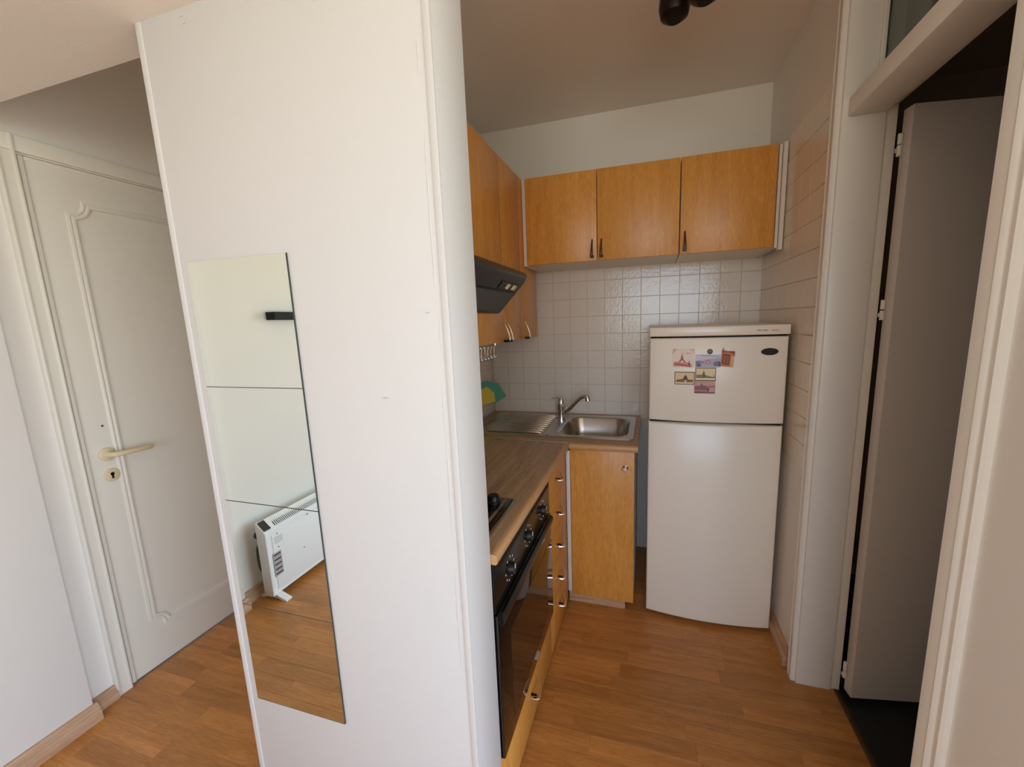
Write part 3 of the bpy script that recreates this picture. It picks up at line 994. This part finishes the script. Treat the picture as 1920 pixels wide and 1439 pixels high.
# hob
hb = thing('hob', (-0.66, 1.03, WZ), 'black glass hob with steel trim and black knobs', 'hob')
box((-0.935, 0.868, WZ + 0.0004), (-0.425, 1.168, WZ + 0.008), 0.003, 2).build('glass_top', 'glassblack', hb)
box((-0.424, 0.868, WZ + 0.0004), (-0.412, 1.168, WZ + 0.006), 0.002, 2).build('steel_trim', 'steel', hb)
box((-0.452, 0.868, WZ + 0.008), (-0.442, 1.168, WZ + 0.0092), 0.0005, 1).build('steel_trim', 'steel', hb)
for ky in (0.95, 1.125):
    MB().sweep([(-0.478, ky, WZ + 0.008), (-0.478, ky, WZ + 0.016), (-0.478, ky, WZ + 0.018), (-0.478, ky, WZ + 0.032), (-0.478, ky, WZ + 0.034)], [0.0235, 0.0235, 0.02, 0.0185, 0.016], 22).build('knob', 'dark', hb)
for bxp, rr in ((-0.60, 0.035), (-0.80, 0.045)):
    b = MB().sweep([(bxp, 1.02, WZ + 0.008), (bxp, 1.02, WZ + 0.018), (bxp, 1.02, WZ + 0.024), (bxp, 1.02, WZ + 0.026)], [rr, rr, rr * .8, rr * .7], 24).build('burner', 'dark', hb)
    for s_ in range(4):
        a = math.radians(45 + 90 * s_)
        MB().sweep([(bxp + 0.10 * math.cos(a), 1.02 + 0.10 * math.sin(a), WZ + 0.009), (bxp + 0.095 * math.cos(a), 1.02 + 0.095 * math.sin(a), WZ + 0.034), (bxp + 0.03 * math.cos(a), 1.02 + 0.03 * math.sin(a), WZ + 0.036)], 0.0035, 8).build('pan_support', 'dark', b)

# sink cabinet
sc = thing('sink_cabinet', (-0.22, 2.12, 0.0), 'beech sink base cabinet with one door and round knob', 'base cabinet')
YD = 1.836
mb = MB()
mb.box((-0.362, YD + 0.02, 0.06), (-0.348, 2.40, 0.700)).box((-0.074, YD + 0.02, 0.06), (-0.060, 2.40, 0.834)).box((-0.348, YD + 0.02, 0.06), (-0.074, 2.40, 0.074))
mb.build('carcass', 'carcass', sc)
d = box((-0.364, YD, 0.048), (-0.060, YD + 0.018, 0.830), 0.0015, 2).build('door', 'beech', sc)
MB().sweep([(-0.100, YD, 0.752), (-0.100, YD - 0.003, 0.752), (-0.100, YD - 0.006, 0.752), (-0.100, YD - 0.016, 0.752), (-0.100, YD - 0.022, 0.752), (-0.100, YD - 0.024, 0.752)], [0.013, 0.013, 0.007, 0.009, 0.0125, 0.010], 22).build('knob', 'steel', d)
box((-0.384, YD + 0.012, 0.0), (-0.100, YD + 0.03, 0.06), 0.001, 1).build('plinth', M['skirt_x'], sc)
tag(box((-0.3855, YD - 0.006, 0.066), (-0.3655, YD + 0.014, 0.822), 0.003, 2).build('filler_strip', 'carcass', origin=(-0.376, YD, 0.066)), 'white corner filler strip beside the sink cabinet door', 'filler strip')

# ------------------------------------------------------------------ fridge
fr = thing('refrigerator', (0.272, 2.1, 0.0), 'white two-door fridge-freezer with magnets on the freezer door', 'refrigerator')
FX0, FX1 = 0.003, 0.545
FYE, FB = 1.848, 0.026       # door front at the side edges, bulge of the door


def fsurf(x):
    t = (x - (FX0 + FX1) / 2) / ((FX1 - FX0) / 2)
    return FYE - FB * (1 - t * t)


def fslope(x):
    hw = (FX1 - FX0) / 2
    return FB * 2 * (x - (FX0 + FX1) / 2) / hw ** 2


def bow_panel(x0, x1, z0, z1, yb, off=0.0, r=0.006, n=18):
    """door skin bowed outwards with softened edges"""
    mb = MB()
    zs = [(z0, r), (z0 + r * .35, r * .3), (z0 + r, 0), (z1 - r, 0), (z1 - r * .35, r * .3), (z1, r)]
    xs = [(x0, r), (x0 + r * .35, r * .3), (x0 + r, 0)] + [(x0 + r + (x1 - x0 - 2 * r) * k / n, 0) for k in range(1, n)] + [(x1 - r, 0), (x1 - r * .35, r * .3), (x1, r)]
    grid = [[mb.bm.verts.new((x, fsurf(x) + off + max(dz, dx), z)) for x, dx in xs] for z, dz in zs]
    back = [[mb.bm.verts.new((x, yb, z)) for x in (x0, x1)] for z in (z0, z1)]
    for a, b in zip(grid, grid[1:]):
        for k in range(len(xs) - 1):
            mb.bm.faces.new((a[k], a[k + 1], b[k + 1], b[k]))
    mb.bm.faces.new([back[0][0], back[0][1]] + grid[0][::-1])
    mb.bm.faces.new([back[1][1], back[1][0]] + grid[-1])
    mb.bm.faces.new([back[0][0]] + [g_[0] for g_ in grid] + [back[1][0]])
    mb.bm.faces.new([back[0][1], back[1][1]] + [g_[-1] for g_ in grid][::-1])
    mb.bm.faces.new((back[0][0], back[1][0], back[1][1], back[0][1]))
    return mb


box((FX0 + 0.002, 1.895, 0.015), (FX1 - 0.003, 2.42, 1.362), 0.003, 2).build('cabinet', 'fridge', fr)
tp = bow_panel(FX0 - 0.002, FX1 + 0.004, 1.364, 1.404, 2.42, -0.004, 0.005).build('top_panel', 'fridge', fr, smooth=50)
fd = bow_panel(FX0, FX1, 0.988, 1.356, 1.893, 0.0, 0.007).build('freezer_door', 'fridge', fr, smooth=50)
ld = bow_panel(FX0 - 0.002, FX1 - 0.001, 0.020, 0.977, 1.893, 0.0, 0.007).build('fridge_door', 'fridge', fr, smooth=50)
box((FX0 + 0.006, 1.865, 0.978), (FX1 - 0.006, 1.894, 0.987)).build('gasket', 'void', fr)
box((FX0 + 0.006, 1.855, 1.357), (FX1 - 0.006, 1.894, 1.3635)).build('gasket', 'void', fr)
for xx in (0.04, 0.505):
    for yy in (1.92, 2.38):
        MB().cyl((xx, yy, 0.0), (xx, yy, 0.016), 0.016, n=14).build('foot', 'dark', fr)


def on_fridge(x, z, off=0.0):
    """frame on the freezer door skin: u along x, v up, w outwards"""
    s_ = fslope(x)
    t = Vector((1, s_, 0)).normalized()
    n_ = Vector((s_, -1, 0)).normalized()
    o_ = Vector((x, fsurf(x), z)) + n_ * off
    return Matrix(((t.x, 0, n_.x, o_.x), (t.y, 0, n_.y, o_.y), (t.z, 1, n_.z, o_.z), (0, 0, 0, 1)))


# badge and printing
fm = on_fridge(0.474, 1.2945)
mb = MB()
mb.slab([(0.033 * math.cos(a), 0.0145 * math.sin(a), 0.0) for a in [2 * PI * k / 36 for k in range(36)]], (0, 0, 1), 0.003)
bd = mb.xform(fm).build('badge', 'ink', fd)
mb = MB().sweep([(-0.02, -0.003, 0.0034), (-0.012, 0.004, 0.0034), (-0.004, -0.002, 0.0034), (0.004, 0.003, 0.0034), (0.012, -0.002, 0.0034), (0.021, 0.002, 0.0034)], 0.0011, 6)
mb.xform(fm).build('badge_script', 'dim_metal', bd)


def text(body, size, mtx, material, parent, name):
    cu = bpy.data.curves.new(name, 'FONT')
    cu.body = body
    cu.size = size
    cu.extrude = 0.0001
    to = bpy.data.objects.new(name + '_src', cu)
    COL.objects.link(to)
    dg = bpy.context.evaluated_depsgraph_get()
    me = bpy.data.meshes.new_from_object(to.evaluated_get(dg))
    bpy.data.objects.remove(to, do_unlink=True)
    mb = MB()
    mb.bm.from_mesh(me)
    bpy.data.meshes.remove(me)
    mb.xform(mtx)
    return mb.build(name, material, parent, smooth=0)


text('HRF-220A', 0.0095, on_fridge(0.421, 1.3785, 0.0042), 'ink', tp, 'model_print')
text('MCD.S', 0.0095, on_fridge(0.476, 1.3775, 0.0042), 'ink', tp, 'model_print')


# magnets
def magnet(name, x0, x1, z0, z1, base, label, art, tilt=0.0, t=0.0025, outline=None):
    """flat printed magnet; art = list of (rgb, polygon in 0..1 u,v)"""
    xc, zc = (x0 + x1) / 2, (z0 + z1) / 2
    w_, h_ = x1 - x0, z1 - z0
    fm = on_fridge(xc, zc, 0.0012) @ Matrix.Rotation(math.radians(tilt), 4, 'Z')
    U = lambda p, k=0.0: ((p[0] - .5) * w_, (p[1] - .5) * h_, k)
    out_ = outline or [(0, 0), (1, 0), (1, 1), (0, 1)]
    root = thing(name, fm.translation, label, 'magnet', 'souvenir magnets on the freezer door')
    MB().slab([U(p) for p in out_], (0, 0, 1), t).xform(fm).build('plate', pal(*base), root)
    for i, (rgb, poly) in enumerate(art):
        MB().slab([U(p, t) for p in poly], (0, 0, 1), 0.00012 * (i + 1)).xform(fm).build('print', pal(*rgb), root, smooth=0)
    return root


def hump(pts, base=0.0):
    return [(pts[0][0], base)] + pts + [(pts[-1][0], base)]


magnet('fridge_magnet', 0.099, 0.188, 1.230, 1.311, (236, 218, 204), 'square fridge magnet with a russet drawing of an iron lattice tower', [
    ((226, 172, 146), [(0, .72), (.22, 1), (0, 1)]),
    ((232, 196, 176), [(.72, 1), (1, .7), (1, 1)]),
    ((214, 140, 112), hump([(.05, .28), (.2, .32), (.4, .26), (.6, .3), (.78, .24), (.9, .12)], .06)),
    ((176, 92, 66), [(.27, .30), (.36, .44), (.415, .70), (.43, .93), (.445, .70), (.50, .44), (.60, .28), (.53, .28), (.43, .40), (.35, .28)]),
    ((150, 60, 40), [(.08, .16), (.3, .14), (.6, .06), (.85, .02), (.84, .07), (.6, .13), (.3, .20), (.08, .21)]),
    ((120, 60, 48), [(.70, .12), (.76, .40), (.80, .12)]),
    ((110, 88, 84), [(.60, .745), (.83, .745), (.83, .765), (.60, .775)]),
])
magnet('fridge_magnet', 0.191, 0.288, 1.231, 1.286, (176, 172, 186), 'wide grey-violet fridge magnet with a small pink emblem', [
    ((206, 202, 214), [(0, .55), (.4, .62), (1, .78), (1, 1), (0, 1)]),
    ((132, 126, 148), [(.2, .9), (.95, .84), (.95, .88), (.2, .95)]),
    ((120, 114, 138), hump([(0, .44), (.12, .5), (.3, .44), (.36, .4)], .34)),
    ((96, 90, 112), [(.04, .06), (.22, .06), (.22, .30), (.04, .34)]),
    ((120, 112, 136), [(.72, .38), (.86, .5), (1, .46), (1, .1), (.74, .1)]),
    ((60, 54, 70), [(.93, .12), (.99, .12), (.99, .44), (.95, .44)]),
    ((206, 108, 140), [(.42, .28), (.60, .28), (.62, .44), (.54, .60), (.46, .60), (.40, .44)]),
    ((232, 190, 206), [(.47, .36), (.55, .36), (.55, .46), (.47, .46)]),
])
magnet('fridge_magnet', 0.290, 0.343, 1.233, 1.312, (196, 118, 62), 'orange-brown fridge magnet shaped like an old doorway', [
    ((150, 66, 28), [(.02, .74), (.5, .78), (.95, .68), (.95, .86), (.5, .84), (.06, .88)]),
    ((110, 48, 22), [(.08, .14), (.62, .10), (.66, .66), (.10, .70)]),
    ((168, 84, 36), [(.18, .20), (.34, .19), (.36, .60), (.20, .62)]),
    ((168, 84, 36), [(.42, .19), (.56, .18), (.58, .58), (.44, .60)]),
    ((222, 170, 116), [(.72, .04), (.92, .02), (.90, .56), (.72, .60)]),
], tilt=-3, outline=[(0, .02), (.95, .0), (.93, .56), (1, .62), (.98, .8), (.5, .82), (.18, .88), (.14, 1.0), (.06, .98), (.02, .86)])
SEP = (222, 200, 148)
magnet('fridge_magnet', 0.109, 0.190, 1.156, 1.211, (66, 40, 26), 'small sepia fridge magnet with a domed building in a dark frame', [
    (SEP, [(.03, .05), (.97, .05), (.97, .95), (.03, .95)]),
    ((230, 206, 160), [(.05, .06), (.95, .06), (.95, .2), (.05, .2)]),
    ((122, 88, 50), hump([(.08, .36), (.25, .40), (.42, .46), (.6, .46), (.75, .38), (.92, .40)], .18)),
    ((84, 56, 34), [(.42, .40), (.48, .66), (.53, .72), (.545, .86), (.56, .72), (.61, .66), (.66, .40)]),
    ((226, 206, 168), [(.50, .2), (.62, .2), (.58, .34), (.50, .34)]),
])
magnet('fridge_magnet', 0.192, 0.273, 1.174, 1.229, (70, 42, 28), 'sepia fridge magnet with a church tower in a dark frame', [
    ((226, 206, 154), [(.03, .05), (.97, .05), (.97, .95), (.03, .95)]),
    ((236, 216, 176), [(.03, .05), (.97, .05), (.97, .2), (.03, .2)]),
    ((128, 112, 92), hump([(.05, .46), (.3, .46), (.34, .5), (.6, .40), (.8, .32), (.95, .28)], .2)),
    ((96, 84, 72), [(.34, .24), (.36, .62), (.395, .70), (.41, .90), (.425, .70), (.46, .60), (.50, .24)]),
    ((120, 100, 80), [(.88, .2), (.90, .52), (.92, .52), (.94, .2)]),
])
magnet('fridge_magnet', 0.190, 0.272, 1.1185, 1.173, (176, 112, 108), 'dusky red fridge magnet with a townscape under the church magnet', [
    ((206, 150, 134), [(0, .62), (1, .62), (1, .97), (0, .97)]),
    ((128, 82, 98), hump([(.0, .52), (.2, .56), (.28, .64), (.34, .86), (.4, .66), (.58, .58), (.62, .42), (1, .6)], .30)),
    ((196, 150, 150), [(.70, .10), (.98, .14), (.98, .52), (.72, .46)]),
    ((70, 40, 52), [(.62, .16), (.68, .16), (.70, .42), (.64, .42)]),
    ((112, 52, 56), [(.02, .02), (.98, .02), (.98, .10), (.02, .14)]),
])
fm = on_fridge(0.2465, 1.2985, 0.001)
rt = thing('fridge_magnet', fm.translation, 'tiny round pewter fridge magnet above the others', 'magnet', 'souvenir magnets on the freezer door')
MB().sweep([(0, 0, 0), (0, 0, 0.003), (0, 0, 0.0042)], [0.011, 0.011, 0.008], 24).xform(fm).build('disc', pal(96, 94, 88), rt)
MB().sweep([(-0.006, -0.003, 0.0044), (0.0, 0.003, 0.0048), (0.006, -0.001, 0.0044)], 0.0012, 6).xform(fm).build('relief', pal(140, 134, 124), rt)

# ------------------------------------------------------------------ mirror tiles on the partition
mz = (1.6145, 1.314, 1.013, 0.7125)
ml = ('topmost square mirror tile on the white partition, reflecting the black shelf',
      'second square mirror tile from the top of the column, reflecting mostly bare wall',
      'third square mirror tile of the column, reflecting the convector heater',
      'lowest square mirror tile of the column, reflecting the wooden floor')
for z1, lab in zip(mz, ml):
    t = thing('mirror_tile', (-0.910, YP0, z1 - 0.3), lab, 'mirror', 'mirror tiles on the partition')
    box((-1.0600, YP0 - 0.0042, z1 - 0.2985), (-0.7600, YP0 - 0.0014, z1)).build('glass', 'mirror', t, smooth=0)
    MB().box((-1.0606, YP0 - 0.0014, z1 - 0.3001), (-0.7592, YP0 - 0.0002, z1 + 0.0006)).box((-0.7600, YP0 - 0.0041, z1 - 0.2995), (-0.7586, YP0 - 0.0014, z1)).box((-1.06, YP0 - 0.0041, z1 - 0.3003), (-0.76, YP0 - 0.0014, z1 - 0.2985)).build('edge', 'mirror_edge', t, smooth=0)

# ------------------------------------------------------------------ convector heater by the left wall (seen in the mirror)
ht = thing('convector_heater', (-1.94, -0.32, 0.0), 'white convector heater on splayed feet, back panel towards the room', 'heater')
hx0, hx1, hy0, hy1, hz0, hz1 = -1.988, -1.890, -0.66, -0.006, 0.052, 0.432
hx0, hx1, hy1, hz0 = -1.981, -1.923, -0.028, 0.032
ZT0, ZT1 = 0.446, 0.394          # top edge on the wall side and on the room side


def hprof(d):
    return [(hx0 - d, hz0 - d), (hx1 + d, hz0 - d), (hx1 + d, ZT1 - 0.006 + d), (hx1 - 0.006 + d, ZT1 + d), (hx0 + 0.006 - d, ZT0 + d), (hx0 - d, ZT0 - 0.006 + d)]


def htop(x):
    return ZT1 + (ZT0 - ZT1) * (hx1 - x) / (hx1 - hx0)


MB().prism(hprof(0.0), 1, hy0 + 0.02, hy1 - 0.018).build('body', 'heater', ht)
for (a, b) in ((hy0, hy0 + 0.02), (hy1 - 0.018, hy1)):
    mb = MB().prism(hprof(0.003), 1, a, b)
    bmesh.ops.bevel(mb.bm, geom=list(mb.bm.edges), offset=0.004, segments=2, affect='EDGES', profile=0.5, clamp_overlap=True)
    mb.build('end_cap', 'heater', ht)
box((hx1 - 0.001, hy0 + 0.04, hz0 + 0.02), (hx1 + 0.003, hy1 - 0.035, ZT1 - 0.028), 0.003, 2).build('back_panel', 'heater', ht)


def top_slab(x0, x1, y0, y1, t0, t1):
    return MB().prism([(x0, htop(x0) + t0), (x1, htop(x1) + t0), (x1, htop(x1) + t1), (x0, htop(x0) + t1)], 1, y0, y1)


top_slab(hx0 + 0.010, hx1 - 0.012, hy0 + 0.05, hy1 - 0.075, -0.001, 0.0008).build('grille', 'slot', ht)
for k in range(56):
    yy = hy1 - 0.083 - k * 0.0105
    if yy < hy0 + 0.055:
        break
    top_slab(hx0 + 0.009, hx1 - 0.011, yy, yy + 0.0048, 0.0, 0.0045).build('grille_fin', 'heater', ht)
top_slab(hx0 + 0.008, hx1 - 0.006, hy1 - 0.046, hy1 - 0.006, 0.0030, 0.0060).build('control_panel', 'heater_dark', ht)
MB().sweep([(hx0 - 0.002, hy1 - 0.012, 0.375), (hx0 - 0.011, hy1 - 0.012, 0.375), (hx0 - 0.013, hy1 - 0.012, 0.375)], [0.021, 0.020, 0.016], 20).build('dial', 'heater_dark', ht)
MB().sweep([(hx0 - 0.001, hy1 - 0.006, 0.322), (hx0 - 0.008, hy1 - 0.006, 0.30), (hx0 - 0.010, hy1 - 0.006, 0.245), (hx0 - 0.008, hy1 - 0.006, 0.19), (hx0 - 0.001, hy1 - 0.006, 0.168)], [0.006, 0.010, 0.011, 0.010, 0.006], 12).build('side_grip', 'heater_dark', ht)
stk = box((hx1 + 0.0031, -0.105, 0.130), (hx1 + 0.0037, -0.055, 0.262)).build('rating_label', 'sticker', ht)
mb = MB()
for zz in (0.250, 0.222, 0.196, 0.168, 0.142):
    mb.box((hx1 + 0.0038, -0.100, zz - 0.004), (hx1 + 0.0041, -0.060, zz + 0.003))
mb.build('label_print', 'ink', stk, smooth=0)
for zz in (0.345, 0.338, 0.331, 0.324, 0.317, 0.310):
    box((hx1 + 0.0031, -0.125, zz), (hx1 + 0.0036, -0.075, zz + 0.0022)).build('embossed_line', 'sticker', ht)
mb = MB()
for (yy, zz) in ((-0.095, 0.362), (-0.095, 0.285), (-0.25, 0.19), (-0.30, 0.372)):
    mb.cyl((hx1 + 0.003, yy, zz), (hx1 + 0.0042, yy, zz), 0.0036, n=10)
mb.build('screw_heads', 'slot', ht)
for fy_ in (-0.062, -0.60):
    MB().prism([(-2.055, 0.0), (-2.055, 0.004), (-2.01, 0.020), (-1.975, 0.034), (-1.930, 0.034), (-1.905, 0.024), (-1.856, 0.007), (-1.856, 0.0), (-1.885, 0.0), (-1.915, 0.012), (-1.985, 0.012), (-2.02, 0.0)], 1, fy_ - 0.018, fy_ + 0.018).build('foot', 'heater', ht)

# black wall shelf (seen in the mirror)
sh = thing('wall_shelf', (-2.0, -0.56, 1.505), 'slim black floating shelf on the wall above the heater', 'shelf')
box((XL + 0.0005, -0.82, 1.505), (-1.995, -0.325, 1.549), 0.002, 2).build('board', mat('shelf_black', srgb(10, 10, 12), 0.7), sh)
box((XL + 0.0002, -0.79, 1.512), (XL + 0.012, -0.335, 1.542)).build('bracket', 'void', sh)

# ------------------------------------------------------------------ ceiling spot lamp over the kitchen
lp = thing('ceiling_lamp', (0.14, 1.42, ZC), 'dark bronze ceiling lamp with three cup-shaped spot heads', 'lamp')
MB().sweep([(-0.005, 1.56, ZC - 0.012), (0.285, 1.27, ZC - 0.012)], 0.012, 12).build('rail', 'bronze', lp)
MB().sweep([(0.14, 1.415, ZC), (0.14, 1.415, ZC - 0.018), (0.14, 1.415, ZC - 0.024)], [0.05, 0.048, 0.03], 28).build('canopy', 'bronze', lp)
for (hxp, hyp, zb_) in ((0.063, 1.50, 2.373), (0.143, 1.42, 2.356), (0.225, 1.335, 2.36)):
    hd = MB().sweep([(hxp, hyp, zb_ + 0.125), (hxp, hyp, zb_ + 0.118), (hxp, hyp, zb_ + 0.105), (hxp, hyp, zb_ + 0.07), (hxp, hyp, zb_ + 0.035), (hxp, hyp, zb_ + 0.012), (hxp, hyp, zb_)],
                    [0.012, 0.022, 0.034, 0.045, 0.048, 0.042, 0.024], 28).build('spot_head', 'bronze', lp)
    MB().cyl((hxp, hyp, zb_ + 0.122), (hxp, hyp, ZC - 0.01), 0.006, n=10).build('stem', 'bronze', lp)
    MB().cyl((hxp, hyp, zb_ - 0.001), (hxp, hyp, zb_ + 0.003), 0.021, n=20).build('lens', 'void', hd)
